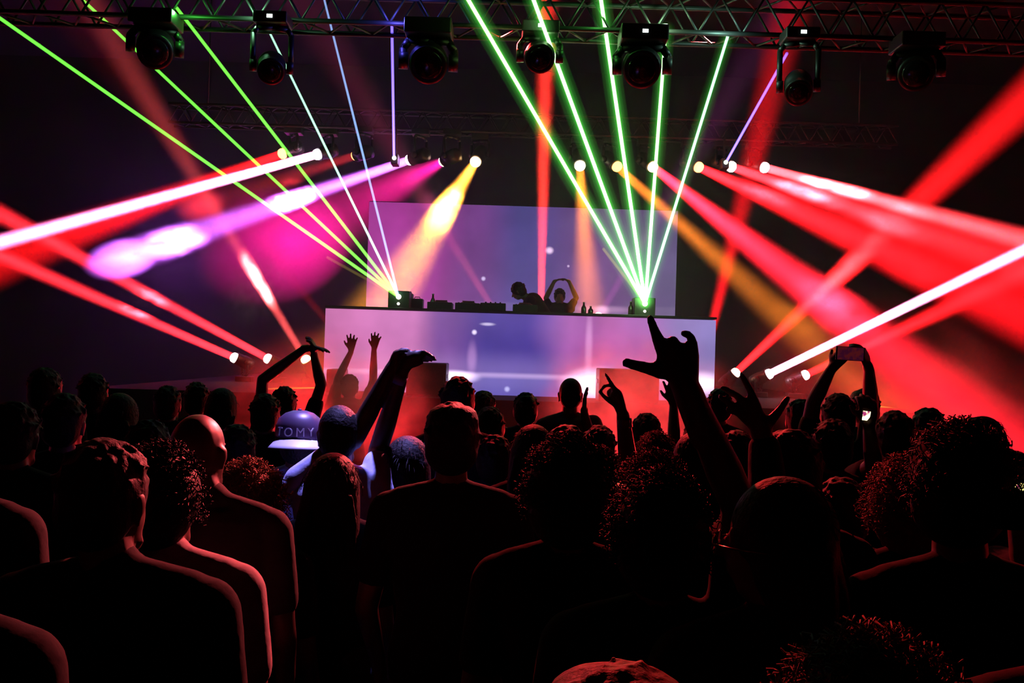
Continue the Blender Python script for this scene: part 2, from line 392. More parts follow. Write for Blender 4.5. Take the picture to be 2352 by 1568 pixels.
FG = 'beam lamps standing on the stage floor'
FLOOR = [
 ((540, 833), (-60, 560, 13.2), (1, .018, .028), 240, 3.4, (1, .7, .6), 8, 15, 'round white lamp on the stage floor, outermost at the left'),
 ((617, 832), (150, 572, 13.6), (1, .018, .028), 240, 3.4, (1, .6, .5), 4, 15, 'floor lamp whose red beam is cut by the arched arm'),
 ((703, 840), (560, 590, 14.2), (1, .09, .09), 42, 5, (1, .75, .2), 8, 15, 'yellow-hot floor lamp under the arched arm'),
 ((1688, 866), (2352, 235, 13.0), (1, .008, .010), 360, 7, (1, .55, .4), 4, 15, 'floor lamp behind the spread hand, throwing the steep red beam'),
 ((1764, 879), (2352, 574, 13.2), (1, .24, .5), 700, 1.5, (1, .9, 1), 12, 15, 'floor lamp throwing the hard white beam to the right'),
 ((1847, 882), (2352, 625, 13.4), (1, .007, .010), 330, 6, (1, .6, .5), 8, 15, 'floor lamp under the forearm of the person filming'),
 ((1243, 706), (1256, -60, 14.6), (1, .03, .02), 170, 4.5, (1, .3, .2), 3, 15.9, 'floor lamp behind the two performers, beaming straight up'),
 ((1140, 722), (1040, 560, 15.8), (1, .1, .25), 12, 9, (1, .4, .4), 2, 15.9, 'floor lamp leaning a short pink beam, behind the mixing gear'),
 ((1375, 728), (1450, 600, 15.8), (.8, .1, .6), 8, 9, (1, .4, .6), 2, 15.9, 'floor lamp with a faint violet beam, beside the heart-making performer'),
 ((1610, 866), (1830, -40, 12.8), (1, .006, .012), 60, 6.5, (1, .3, .2), 2, 15.6, 'hidden floor lamp behind the booth end, beaming up to the right'),
 ((770, 760), (180, 60, 13.0), (1, .01, .01), 3, 6, (1, .3, .2), 2, 15.6, 'floor lamp behind the booth corner with a very faint red beam'),
]
for (l, a, c, pw, sp, g, gs, d, lab) in FLOOR:
    lp = P(*l, d)
    if lp.z < STZ + .35: lp.z = STZ + .35
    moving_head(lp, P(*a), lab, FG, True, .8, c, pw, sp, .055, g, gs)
HG = 'unlit moving heads hanging over the crowd'
for (x, y, ax, ay, disp, lab), hsc in zip([
    (356, 120, 340, 500, False, 'dark moving head that hides a stretch of the second green laser line'),
    (622, 165, 560, 620, True, 'dark moving head hanging just left of where a laser line ends'),
    (984, 150, 985, 350, False, 'dark round moving head hanging above the pink lamps'),
    (1240, 135, 1250, 330, True, 'small dark moving head beside the second long laser line'),
    (1474, 160, 1460, 360, True, 'dark round moving head touched by the nearly upright laser'),
    (1834, 215, 1850, 900, True, 'faint moving head with a tiny bright display, near the violet line'),
    (2104, 170, 2100, 420, False, 'barely visible moving head hanging on its own over the right side')], (1.3, 1.0, 1.4, 1.1, 1.4, 1.0, 1.3)):
    moving_head(P(x, y, 8.7), P(ax, ay, 5), lab, HG, False, hsc, hang_z=FT - .0, display=disp)

# ------------------------------------------------------------------ lasers
def beam_mesh(a, b, ra, rb):
    return MB().cone(a, b, ra, rb, 20)
def laser(px, py, d, label, beams, box=.28):
    o = P(px, py, d); base = V((o.x, o.y + .13, BZ if py > 500 else o.z - .1))
    e = empty('laser_projector', base, label, 'laser')
    hgt = o.z - base.z + .08
    build('housing', MB().box((0, .05, hgt / 2), (box, .3, hgt), None, .01), Mblack, e, False)
    build('aperture', MB().cone(V((0, -.105, o.z - base.z)), V((0, -.115, o.z - base.z)), .034, .034, 20), emat('laser_source', (.9, 1, .6), 8), e)
    if box <= .2: build('bracket', MB().box((0, .05, (hgt + BTZ - base.z) / 2), (.03, .05, BTZ - base.z - hgt + .02)), Mblack, e, False)
    if box > .2: build('indicator_light', MB().ell(V((0, -.11, .055)), (.018, .01, .018)), emat('laser_led', (1, .95, .8), 6), e)
    for (ex, ey, ed, col, k, ra, rb, halo) in beams:
        t_ = P(ex, ey, ed); a = o - base; b = t_ - base
        m = volmat('laser_light_%s_%s' % (str(col), k), col, k)  # emitting volume stands in for laser light scattered by haze
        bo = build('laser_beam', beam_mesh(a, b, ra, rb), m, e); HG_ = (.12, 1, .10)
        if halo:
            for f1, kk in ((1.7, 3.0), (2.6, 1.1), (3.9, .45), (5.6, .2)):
                build('beam_glow', beam_mesh(a, b, ra * f1, rb * f1), volmat('laser_fringe_%s' % (kk * halo), HG_, kk * halo), bo)  # wider shells emit too, imitating the soft green glow round the line
    return e
GR = (.16, 1, .06); YG = (.45, 1, .22); WG = (.5, 1, .38); TE = (.42, .95, .62); BL = (.3, .5, 1); VI = (.16, .1, 1)
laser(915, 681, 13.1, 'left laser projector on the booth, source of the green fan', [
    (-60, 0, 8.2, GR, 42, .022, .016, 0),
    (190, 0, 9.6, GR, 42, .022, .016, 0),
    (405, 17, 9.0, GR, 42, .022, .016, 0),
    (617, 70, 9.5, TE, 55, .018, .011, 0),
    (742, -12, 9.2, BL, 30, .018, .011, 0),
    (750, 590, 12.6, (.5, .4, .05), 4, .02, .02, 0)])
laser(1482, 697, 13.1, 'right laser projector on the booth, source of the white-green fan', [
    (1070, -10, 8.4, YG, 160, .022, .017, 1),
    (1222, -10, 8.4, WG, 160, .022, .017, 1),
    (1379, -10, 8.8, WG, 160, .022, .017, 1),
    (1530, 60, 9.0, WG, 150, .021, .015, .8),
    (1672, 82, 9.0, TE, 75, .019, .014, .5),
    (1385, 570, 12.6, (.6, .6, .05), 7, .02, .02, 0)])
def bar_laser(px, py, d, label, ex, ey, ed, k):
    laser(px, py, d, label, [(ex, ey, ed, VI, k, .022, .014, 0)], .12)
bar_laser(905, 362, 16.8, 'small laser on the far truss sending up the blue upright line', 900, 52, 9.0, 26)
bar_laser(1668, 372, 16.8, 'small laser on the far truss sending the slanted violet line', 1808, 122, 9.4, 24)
def glint(px, py, d, col, pw, r=.02):   # where a laser lands on metal: a spark that lights its surroundings
    l = bpy.data.lights.new('laser_spark', 'POINT'); l.energy = pw * 2; l.color = col; l.shadow_soft_size = r
    q = bpy.data.objects.new('laser_spark', l); COL.objects.link(q); q.location = P(px, py, d)
for g in [(410, 28, 8.85, (.1, 1, .1), 3), (575, 20, 8.85, (.35, 1, .5), 5), (1530, 52, 8.85, (.5, 1, .5), 7), (1672, 78, 8.85, (.4, .9, .7), 4), (900, 45, 8.85, (.12, .1, 1), 6), (1385, 20, 8.85, (.1, 1, .1), 2)]: glint(*g)

# ------------------------------------------------------------------ wash lamps on the stage edge
for (px, py, d, aim, col, pw, sp, r, lab) in WASH:
    lp = P(px, py, d); lp.z = .55; lp.y = 11.52; A = P(*aim); D = (A - lp).normalized()
    e = empty('wash_lamp', V((lp.x, lp.y, lp.z - .16)), lab, 'stage light', 'wash lamps along the stage edge')
    c = V((0, 0, .16)); M = Matrix.Translation(c) @ D.to_track_quat('Z', 'Y').to_matrix().to_4x4()
    build('can', MB().lathe([(.06, -.12), (.10, -.09), (.115, 0), (.115, .07)], M), Mblack, e)
    build('bracket', MB().box((0, .17, .16), (.28, .02, .10)).box((-.13, .09, .16), (.015, .17, .05)).box((.13, .09, .16), (.015, .17, .05)), Mmet, e, False)
    build('lens', MB().lathe([(.10, .071), (.09, .085), (.05, .095)], M), emat('wash_lens', (1, .03, .03), .6, True), e)
    area(e.location + c + D * .076, A, col, pw * WK, sp, r * .9, e)

# ------------------------------------------------------------------ people
def rotm(yaw=0, pitch=0, roll=0):
    return (Matrix.Rotation(yaw, 3, 'Z') @ Matrix.Rotation(pitch, 3, 'X') @ Matrix.Rotation(roll, 3, 'Y'))
def add_head(b, T, R, s=1.0):
    """T: crown of the skull; R: head turn; faces +y"""
    f = lambda x, y, z: T + R @ (V((x, y, z)) * s)
    b.ell(f(0, -.012, -.098), (.076 * s, .096 * s, .098 * s), R)
    b.ell(f(0, .022, -.15), (.062 * s, .072 * s, .085 * s), R)
    b.caps(f(-.03, .045, -.205), f(.03, .045, -.205), .026 * s, .026 * s, 8)
    b.caps(f(0, .093, -.115), f(0, .112, -.148), .008 * s, .013 * s, 8)      # nose
    b.caps(f(-.035, .078, -.098), f(.035, .078, -.098), .010 * s, .010 * s, 8)  # brow
    b.caps(f(-.018, .088, -.178), f(.018, .088, -.178), .008 * s, .008 * s, 8)  # lips
    for k in (-1, 1):
        b.ell(f(k * .079, -.005, -.128), (.010 * s, .021 * s, .034 * s), R @ rotm(0, 0, k * .2), 10, 8)
        b.ell(f(k * .083, -.014, -.108), (.007 * s, .014 * s, .014 * s), R, 8, 6)
        b.ell(f(k * .03, .076, -.118), (.012 * s, .010 * s, .009 * s), R, 8, 6)
        b.ell(f(k * .079, -.004, -.158), (.007 * s, .009 * s, .010 * s), R, 8, 6)
def hand(b, Wp, D, N, side, L=.188, curl=.25, spread=.12, curls=None, thumb=1.0, r=1.18):
    """Wp wrist, D towards the fingertips, N out of the palm, side +1: thumb on the D x N side"""
    D = V(D).normalized(); N = (V(N) - V(N).dot(D) * D).normalized(); X = D.cross(N) * side
    k = L / .188
    b.caps(Wp - D * .01, Wp + D * .02, .026 * k, .028 * k, 12)
    for i, (ox, ln, fl) in enumerate([(.030, .090, .072), (.010, .094, .080), (-.010, .090, .075), (-.029, .082, .060)]):
        K = Wp + D * ln * k + X * ox * k
        b.caps(Wp + D * .02 * k + X * ox * .5 * k, K, .016 * k, .0125 * k * r, 10)
        ang = (1.5 - i) * spread; d = (D + X * ang).normalized(); p = K; c = curls[i] if curls else curl
        rr = (.0105, .0095, .0082)[0:3]; tot = 0
        for j, q in enumerate((.45, .30, .25)):
            tot += c * (1.0 if j else .7)
            dd = (d * math.cos(tot) + N * math.sin(tot)).normalized(); e = p + dd * fl * 1.02 * q * k
            b.caps(p, e, rr[j] * r * k, rr[min(2, j + 1)] * r * k, 10); p = e
    b.caps(Wp + D * .03 * k + X * .012 * k, Wp + D * .055 * k + X * .038 * k, .018 * k, .014 * k, 10)
    T0 = Wp + D * .055 * k + X * .038 * k; d = (D * .75 + X * .85 * thumb + N * .25).normalized(); T1 = T0 + d * .034 * k
    b.caps(T0, T1, .0135 * k, .011 * k, 10); d2 = (D * 1.0 + X * .5 * thumb + N * .25).normalized(); b.caps(T1, T1 + d2 * .028 * k, .011 * k, .009 * k, 10)
    return b
SKIN = mat('skin', (.10, .055, .042), .5, noise=.15, nscale=12)
SKINS = [SKIN, mat('skin_deep', (.035, .018, .013), .45, noise=.15, nscale=12), mat('skin_light', (.20, .11, .085), .5, noise=.12, nscale=12)]
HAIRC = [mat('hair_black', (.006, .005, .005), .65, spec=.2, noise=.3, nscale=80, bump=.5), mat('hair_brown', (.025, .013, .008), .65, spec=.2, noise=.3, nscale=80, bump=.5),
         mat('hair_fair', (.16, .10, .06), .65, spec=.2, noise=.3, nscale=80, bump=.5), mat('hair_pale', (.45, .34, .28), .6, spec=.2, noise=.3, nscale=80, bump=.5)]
CLOTH = {k: mat('cloth_' + k, c, .9, spec=.12 if max(c) < .05 else .5, noise=.2, nscale=25, sheen=.03 if max(c) < .05 else .15, bump=.25) for k, c in
         {'black': (.008, .008, .009), 'charcoal': (.02, .02, .022), 'grey': (.22, .22, .23), 'navy': (.012, .014, .03), 'blue': (.22, .26, .42), 'paleblue': (.45, .5, .75), 'red': (.09, .012, .012), 'white': (.5, .5, .5), 'denim': (.03, .04, .07)}.items()}
SHOE = mat('shoe_black', (.01, .01, .01), .5)

def torso(b, H, g, wd=1.0, z1=.865):
    """g: extra thickness; origin at the feet"""
    R = [(.50, .158, .112), (.545, .165, .118), (.62, .140, .102), (.70, .158, .115), (.76, .178, .120), (.80, .182, .112), (.828, .150, .092), (.845, .095, .072)]
    b.loft([(H * z, (rx * wd + g), (ry + g), 0, -.012 if z > .7 else 0) for z, rx, ry in R])
    for s in (-1, 1):
        b.caps(V((s * .06, -.01, H * .832)), V((s * .178 * wd, -.01, H * .808)), .052 + g, .058 + g)
        b.caps(V((s * .05, -.015, H * .845)), V((s * .14 * wd, -.012, H * .825)), .036 + g, .045 + g)
def legs(b, H, g, foot=True):
    for s in (-1, 1):
        b.caps(V((s * .085, 0, H * .51)), V((s * .10, .01, H * .285)), .088 + g, .056 + g)
        b.caps(V((s * .10, .01, H * .285)), V((s * .11, -.01, H * .05)), .054 + g, .040 + g)
def arm_down(b, H, s, g, wd=1.0, sleeve=None, variant=0):
    sh = V((s * .185 * wd, -.01, H * .805)); el = V((s * (.235 * wd), -.03, H * .63)); wr = V((s * .225, .07, H * .50))
    if sleeve is not None:
        if sleeve == 'short': b.chain([(sh, .056 + g), (sh.lerp(el, .62), .05 + g)])
        else: b.chain([(sh, .056 + g), (el, .042 + g), (wr, .03 + g)])
    else:
        b.chain([(sh, .052), (el, .039), (wr, .027)]); hand(b, wr, V((0, .25, -1)), V((-s, 0, 0)), -1, curl=.35)
def arm_to(b, joints, g, sleeve=None):
    """joints: shoulder, elbow, wrist (local)"""
    sh, el, wr = joints
    if sleeve is not None:
        if sleeve == 'short': b.chain([(sh, .058 + g), (sh.lerp(el, .6), .047 + g)])
        else: b.chain([(sh, .058 + g), (el, .042 + g), (wr, .031 + g)])
    else: b.chain([(sh, .053), (sh.lerp(el, .5), .047), (el, .040), (el.lerp(wr, .35), .040), (wr, .027)])

def add_hair(kind, T, R, col, parent, seed=0, s=1.0):
    rnd = random.Random(seed); b = MB(); f = lambda x, y, z: T + R @ (V((x, y, z)) * s)
    g = {'short': .010, 'crop': .004, 'tall': .018, 'long': .016, 'curly': .023, 'bun': .012, 'bob': .020, 'afro': .036}[kind]
    b.ell(f(0, -.020, -.094), ((.077 + g) * s, (.092 + g) * s, (.096 + g) * s), R, 20, 14)
    b.ell(f(0, -.045, -.135), ((.072 + g) * s, (.065 + g) * s, (.075 + g * .6) * s), R)
    if kind == 'tall': b.loft([(z, rx * s, ry * s, 0, -.015 * s) for z, rx, ry in [(-.12, .088, .10), (-.03, .087, .095), (-.004, .078, .082), (.012, .055, .06)]], 20, Matrix.Translation(T) @ R.to_4x4())
    if kind in ('long', 'bob'):
        zb = -.47 if kind == 'long' else -.25
        b.loft([(z, rx * s, ry * s, 0, cy * s) for z, rx, ry, cy in [(zb, .070, .028, -.105), (zb + .05, .105, .04, -.105), (-.27, .110, .058, -.075), (-.17, .104, .085, -.045), (-.08, .096, .098, -.025), (-.03, .07, .075, -.02)] if z >= zb], 20, Matrix.Translation(T) @ R.to_4x4())
        for k in range(26 if kind == 'long' else 12):
            x = rnd.uniform(-.10, .10); y = -.09 + rnd.uniform(-.02, .03)
            b.tube([f(x * .8, -.11, -.12), f(x, y - .03, -.22), f(x * 1.05, y - .02, zb + .1), f(x * 1.1 + rnd.uniform(-.02, .02), y, zb - rnd.uniform(0, .05))], [.012, .014, .012, .004], 6)
    if kind == 'bun': b.ell(f(0, -.05, .018), (.042 * s, .042 * s, .038 * s), R)
    if kind in ('short', 'tall', 'crop'):
        for k in range(150 if kind != 'crop' else 0):   # tufts that break the outline
            a = rnd.uniform(0, 6.28); e = rnd.uniform(.1, 1.45)
            d = V((math.cos(a) * math.cos(e), math.sin(a) * math.cos(e), math.sin(e)))
            p = V((0, -.02, -.094)) + V((d.x * (.077 + g), d.y * (.092 + g), d.z * (.096 + g))) * .975
            q = p + (d * .35 + V((rnd.uniform(-.8, .8), rnd.uniform(-.8, .8), rnd.uniform(-.3, .3)))) * .012
            b.caps(f(*p), f(*q), .0085 * s, .007 * s, 6)
    me = b.remesh('hair', .0065 * s, 2)
    o = put('hair', me, HAIRC[col], parent)
    if kind in ('curly', 'afro', 'long', 'bob'):
        c = MB(); n = {'curly': 800, 'afro': 1100, 'long': 160, 'bob': 120}[kind]
        for k in range(n):
            a = rnd.uniform(0, 6.28); e = rnd.uniform(-.5, 1.5) if kind in ('curly', 'afro') else rnd.uniform(0, 1.5)
            d = V((math.cos(a) * math.cos(e), math.sin(a) * math.cos(e), math.sin(e)))
            if d.y > .5 and d.z < .35: continue
            p = V((0, -.02, -.094)) + V((d.x * (.077 + g), d.y * (.092 + g), d.z * (.096 + g))) * .97
            if kind in ('curly', 'afro'):
                u = d.cross(V((.3, .5, .8))).normalized(); v = d.cross(u); ln = rnd.uniform(.010, .034) * (1.25 if kind == 'afro' else 1); cr = rnd.uniform(.004, .009); ph = rnd.uniform(0, 6.28)
                pts = [f(*(p + d * ln * t / 6 + (u * math.cos(ph + t * 1.5) + v * math.sin(ph + t * 1.5)) * cr)) for t in range(7)]
                c.tube(pts, .0016, 3)
            else:
                q = p + V((d.x * .01, d.y * .01 - .02, -.02 - .03 * rnd.random())) + d * .010
                c.tube([f(*p), f(*((p + q) / 2 + d * .008)), f(*q)], .0012, 3)
        oo = put('stray_curls' if kind in ('curly', 'afro') else 'stray_strands', c.mesh('strands'), HAIRC[col], parent)
        oo['kind'] = 'stuff'
    return o

BASE = {}
def lower(H, pant, parent):
    """trousers and shoes, shared between people"""
    if 'legs' not in BASE:
        b = MB(); legs(b, 1.75, .014); b.loft([(.90, .160, .118, 0, 0), (.97, .168, .125, 0, 0), (1.03, .155, .112, 0, 0)])
        BASE['legs'] = b.remesh('trousers', .016, 2); f = []
        for s in (-1, 1):
            q = MB(); q.caps(V((s * .11, -.03, .045)), V((s * .12, .13, .035)), .047, .036); q.box((s * .115, .05, .012), (.09, .25, .024), None, .01); f.append(q.remesh('shoe', .010, 1))
        BASE['shoes'] = f
    k = H / 1.75
    me = BASE.get('legs_' + pant)
    if me is None: me = BASE['legs'].copy(); me.name = 'trousers'; me.materials.clear(); me.materials.append(CLOTH[pant]); BASE['legs_' + pant] = me
    o = bpy.data.objects.new('trousers', me); COL.objects.link(o); o.parent = parent; o.scale = (1, 1, k)
    for m in BASE['shoes']:
        if not m.materials: m.materials.append(SHOE)
        o = bpy.data.objects.new('shoe', m); COL.objects.link(o); o.parent = parent

def person(label, px, py, d, hair='short', hc=0, shirt='black', sleeve='short', pant='denim', skin=0, wd=1.0, yaw=0, hs=1.0,
           dx=0, arms=(None, None), group='crowd on the floor', lean=0, floor=0.0, vox=None, hat=False, extra=None, pitch=0, roll=0, collar=True):
    """arms: per side None (hanging) or (elbow, wrist, hand function) in world metres; px,py the crown of the hair; dx moves the body under the head"""
    top = P(px, py, d); hoff = {'short': .012, 'crop': .004, 'tall': .026, 'long': .014, 'curly': .034, 'bun': .05, 'bob': .02, 'afro': .05, None: 0, 'cap': .02}[hair if not hat else 'cap'] * hs
    T = top - V((0, 0, hoff)); H = T.z - floor
    base = V((top.x + dx, d, floor)); L = lambda p: V(p) - base
    Hs = min(H, 1.9)
    zoff = H - Hs
    Tl = T - base; R = rotm(yaw, pitch, roll)
    b = MB()
    torso(b, H, 0, wd); legs(b, H, 0)
    neck0 = V((0, -.012, H * .835)); neck1 = Tl + R @ V((0, -.015, -.17)) * hs
    b.caps(neck0, neck1, .060 * max(1, hs * .95), .052 * hs)
    add_head(b, Tl, R, hs)
    sb = MB(); torso(sb, H, .010, wd)
    sb.caps(V((0, -.012, H * .835)), V((0, -.012, H * .855)), .066, .062)
    near = d < 4.4
    for s, a in zip((-1, 1), arms):
        if a is None:
            arm_down(b, H, s, 0, wd); arm_down(sb, H, s, .009, wd, sleeve)
        else:
            el, wr, hf = a
            sh = V((s * .165 * wd, -.005, H * .825)); J = (sh, L(el), L(wr))
            arm_to(b, J, 0); arm_to(sb, J, .011, sleeve)
            sb.caps(V((s * .10, 0, H * .81)), sh, .06, .066)
            if hf: hf(b, L)
    ra_ = any(a is not None for a in arms); v = vox or (.0075 if ra_ else .009 if near else .0115)
    me = b.remesh('person', v, 1 if ra_ else 2)
    o = put('person', me, SKINS[skin]); o.location = base; tag(o, label, 'person', group)
    put('shirt', sb.remesh('shirt', .011 if near else .014, 3), CLOTH[shirt], o)
    lower(H, pant, o)
    if hair: add_hair(hair, Tl, R, hc, o, int(px + py), hs)
    if extra: extra(o, Tl, R, L)
    return o

def gen(wx, wy, d, D, N, side, **kw):
    """a generic hand at a photographed wrist"""
    Wp = P(wx, wy, d)
    return Wp, (lambda b, L: hand(b, L(Wp), V(D), V(N), side, **kw))
def pxchain(pts, n=12):
    return lambda b, L: b.chain([(L(P(x, y, d)), r) for x, y, d, r in pts], n)
def several(*fs): return lambda b, L: [f(b, L) for f in fs]

# ---- hats, glasses, wrist things
def cap_on(o, Tl, R, m, face, brim_m=None, text=None, s=1.0, peak_len=.075, droop=.5):
    """face: yaw (radians) the peak points to, 0 = forward"""
    Q = R @ rotm(face); M = Matrix.Translation(Tl + R @ V((0, -.012, .018)) * s) @ Q.to_4x4()
    prof = [(.100, -.128), (.103, -.10), (.100, -.065), (.086, -.03), (.06, -.009), (.03, .001), (.008, .003)]
    c = MB().lathe([(r * s, z * s) for r, z in prof], M, 28)
    cr = build('cap', c, m, o)
    build('button', MB().ell(M @ V((0, 0, .005 * s)), (.009, .009, .005), None, 10, 6), m, cr)
    pk = MB(); n = 18; rows = []
    for j in range(5):
        row = []
        for k in range(n + 1):
            a = math.radians(90 - 68 + 136 * k / n); rr = .101 + peak_len * (j / 4) * math.sin(math.pi * k / n) ** .6
            z = -.122 - droop * peak_len * (j / 4) ** 1.3 * .9 + .012 * math.sin(math.pi * k / n)
            row.append(M @ (V((math.cos(a) * rr, math.sin(a) * rr, z)) * s))
        rows.append(row)
    m1 = n + 1; fs = []; g = lambda lay, j, k: lay * 5 * m1 + j * m1 + k
    for q in range(4):
        for k in range(n): fs.append((g(0, q, k), g(0, q, k + 1), g(0, q + 1, k + 1), g(0, q + 1, k))); fs.append((g(1, q, k), g(1, q + 1, k), g(1, q + 1, k + 1), g(1, q, k + 1)))
        for k in (0, n): fs.append((g(0, q, k), g(0, q + 1, k), g(1, q + 1, k), g(1, q, k)))
    for k in range(n):
        for j in (0, 4): fs.append((g(0, j, k), g(0, j, k + 1), g(1, j, k + 1), g(1, j, k)))
    pk.add([p for r in rows for p in r] + [p - V((0, 0, .004)) for r in rows for p in r], fs)
    build('peak', pk, brim_m or m, cr)
    if text:
        cu = bpy.data.curves.new('lettering', 'FONT'); cu.body = text; cu.size = .052; cu.align_x = 'CENTER'; cu.align_y = 'CENTER'; cu.extrude = .0015; cu.resolution_u = 4; cu.space_character = 1.4; cu.offset = .0
        to = bpy.data.objects.new('x', cu); COL.objects.link(to)
        me = bpy.data.meshes.new_from_object(to.evaluated_get(bpy.context.evaluated_depsgraph_get())); bpy.data.objects.remove(to)
        bm = bmesh.new(); bm.from_mesh(me); bmesh.ops.subdivide_edges(bm, edges=[e for e in bm.edges if e.calc_length() > .01], cuts=2)
        for v in bm.verts:
            # letters run round the crown on the side that faces the peak
            rr = .1045 + v.co.z; a = v.co.x / .103
            z = -.086 + v.co.y; rr -= max(0, z + .10) * .12
            v.co = M @ (V((-math.sin(a) * rr, math.cos(a) * rr, z)) * s)
        bm.to_mesh(me); bm.free(); me.name = 'lettering'
        put('lettering', me, mat('thread_white', (.8, .8, .85), .5), cr)
def glasses(o, Tl, R, L):
    m = mat('wire', (.5, .4, .3), .2, metal=1); g = MB(); f = lambda x, y, z: Tl + R @ V((x, y, z))
    for k in (-1, 1):
        g.tube([f(k * .03 + .022 * math.cos(a * .5236), .105, -.118 + .02 * math.sin(a * .5236)) for a in range(13)], .0015, 5)
        g.tube([f(k * .052, .105, -.112), f(k * .083, .06, -.112), f(k * .086, -.01, -.115)], .0018, 5)
    g.tube([f(-.01, .107, -.115), f(.01, .107, -.115)], .0018, 5)
    build('glasses', g, m, o)
def band(a, b, r, m, name='wristband', face=None):
    """a band round an arm between two world points"""
    def fn(o, Tl, R, L):
        A, B = L(a), L(b); q = MB().cone(A, B, r, r, 20); w_ = build(name, q, m, o)
        if face: build('watch_face', MB().box(A.lerp(B, .5) + V((0, -r - .003, 0)), (.03, .008, .034), None, .003), face, w_, False)
    return fn
def allof(*fs):
    def fn(o, Tl, R, L):
        for f in fs: f(o, Tl, R, L)
    return fn

# ---- the crowd, nearest people first
# man with the horn sign
D0 = 2.1
horn = several(
    pxchain([(1494, 732, D0, 0.0086), (1503, 758, D0, 0.0103), (1514, 785, D0, 0.0138), (1526, 812, D0, 0.0165), (1545, 860, D0, 0.0182)]),
    pxchain([(1548, 845, D0, 0.0204), (1520, 852, D0, 0.0182), (1490, 846, D0, 0.0134), (1462, 839, D0, 0.0116), (1439, 833, D0, 0.0102)]),
    pxchain([(1560, 870, D0, 0.0220), (1547, 810, D0, 0.0209), (1546, 784, D0, 0.0123), (1547, 797, D0 + .035, 0.0105), (1549, 822, D0 + .038, 0.0094)]),
    pxchain([(1572, 870, D0, .019), (1568, 816, D0, .0175), (1566, 797, D0, .0100), (1567, 803, D0 + .035, .009), (1566, 826, D0 + .036, .008)]),
    pxchain([(1588, 868, D0, .0160), (1590, 815, D0, .0148), (1592, 792, D0, .0108), (1588, 775, D0, .0088), (1579, 766, D0, .0080), (1571, 766, D0 - .004, .0080)]),
    pxchain([(1517, 822, D0, 0.0088), (1519, 842, D0, 0.0110)]),
    pxchain([(1562, 862, D0, 0.0275), (1582, 905, D0, 0.0319), (1600, 950, D0, 0.0330), (1622, 1000, D0, 0.0363)]))
person('person in black seen from behind, arm high with index finger, thumb and little finger out', 1520, 1085, D0, 'curly', 0, 'black', 'short', skin=0, vox=.0055,
       arms=(None, (P(1700, 1165, 2.12), P(1590, 915, D0), horn)))
person('person whose solid black back fills the lower left, in front of the grey t-shirt', 252, 1010, 2.1, 'short', 0, 'black', 'long', skin=0, wd=1.12, dx=.02, yaw=-.25)
person('man in a grey t-shirt with a bright lit shoulder edge, short curly hair', 378, 1020, 2.5, 'curly', 0, 'grey', 'short', skin=0, yaw=-.15, dx=.02)
person('bald man with a lit rim running down his scalp and ear', 460, 950, 2.95, None, 0, 'charcoal', 'short', skin=1, dx=.04, yaw=-.2)
person('person at the far left edge in a dim woolly top, head out of frame', -115, 900, 2.6, 'short', 1, 'black', 'long', wd=1.1)
person('person in the bottom left corner, only a dim fuzzy shoulder showing', -175, 1050, 1.7, 'short', 1, 'black', 'long', wd=1.05)
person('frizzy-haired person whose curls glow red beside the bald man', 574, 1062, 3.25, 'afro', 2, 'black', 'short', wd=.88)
def tomy(o, Tl, R, L): cap_on(o, Tl, R, mat('cap_violet', (.07, .045, .09), .42), math.pi, mat('peak_white', (.55, .55, .62), .45), 'TOMY')
person('person wearing a reversed cap lettered TOMY with a pale peak', 690, 942, 4.3, 'crop', 0, 'blue', 'short', hat=True, extra=tomy, wd=.9)
dI = 3.95
lh = several(pxchain([(907, 832, dI, .025), (914, 816, dI, .025)]), pxchain([(912, 812, dI, .013), (924, 804, dI, .011), (938, 804, dI, .0095), (946, 812, dI, .008)]),
             pxchain([(914, 818, dI + .03, .013), (930, 810, dI + .05, .010), (944, 815, dI + .06, .008)]), pxchain([(908, 812, dI - .02, .012), (920, 807, dI - .03, .010), (934, 806, dI - .04, .008)]),
             pxchain([(914, 816, dI + .05, .013), (928, 816, dI + .07, .010), (940, 822, dI + .08, .008)]), pxchain([(916, 828, dI, .013), (928, 826, dI, .010)]))
rh = several(pxchain([(928, 846, dI, .026), (940, 824, dI, .028), (956, 818, dI, .026)]),
             pxchain([(955, 812, dI, .014), (972, 808, dI, .0105), (986, 815, dI, .009), (998, 823, dI, .007)]),
             pxchain([(958, 818, dI + .02, .013), (976, 815, dI + .02, .0105), (990, 821, dI + .02, .009), (1000, 827, dI + .02, .007)]),
             pxchain([(958, 821, dI + .04, .013), (974, 822, dI + .04, .010), (992, 828, dI + .04, .007)]),
             pxchain([(956, 823, dI + .06, .012), (970, 827, dI + .06, .009), (984, 829, dI + .06, .007)]),
             pxchain([(942, 838, dI - .01, .015), (958, 836, dI - .01, .011), (970, 832, dI - .01, .008)]))
person('person in a pale blue t-shirt raising both arms, one hand pointing flat to the right', 782, 930, dI, 'crop', 0, 'paleblue', 'short', skin=1, wd=.9, vox=.0075,
       arms=((P(815, 1005, 3.95), P(902, 842, dI), lh), (P(868, 1035, 4.05), P(924, 858, dI), rh)), extra=band(P(914, 880, 3.96), P(921, 862, 3.955), .031, mat('band_blue', (.2, .2, .6), .4)))
person('woman with long smooth dark hair, a red gleam on her crown', 768, 1040, 3.55, 'long', 0, 'black', 'short', wd=.84)
person('woman with a straight bob gleaming blue, between the blue shirt and the square-headed man', 938, 1000, 4.1, 'bob', 0, 'navy', 'short', wd=.84)
person('broad man with square-cut hair standing before the screen middle', 1042, 922, 3.3, 'tall', 0, 'black', 'short', wd=1.12, hs=.98)
person('person whose rounded dark head overlaps the bright left end of the screen horizon', 1053, 866, 5.0, 'short', 0, 'black', 'short')
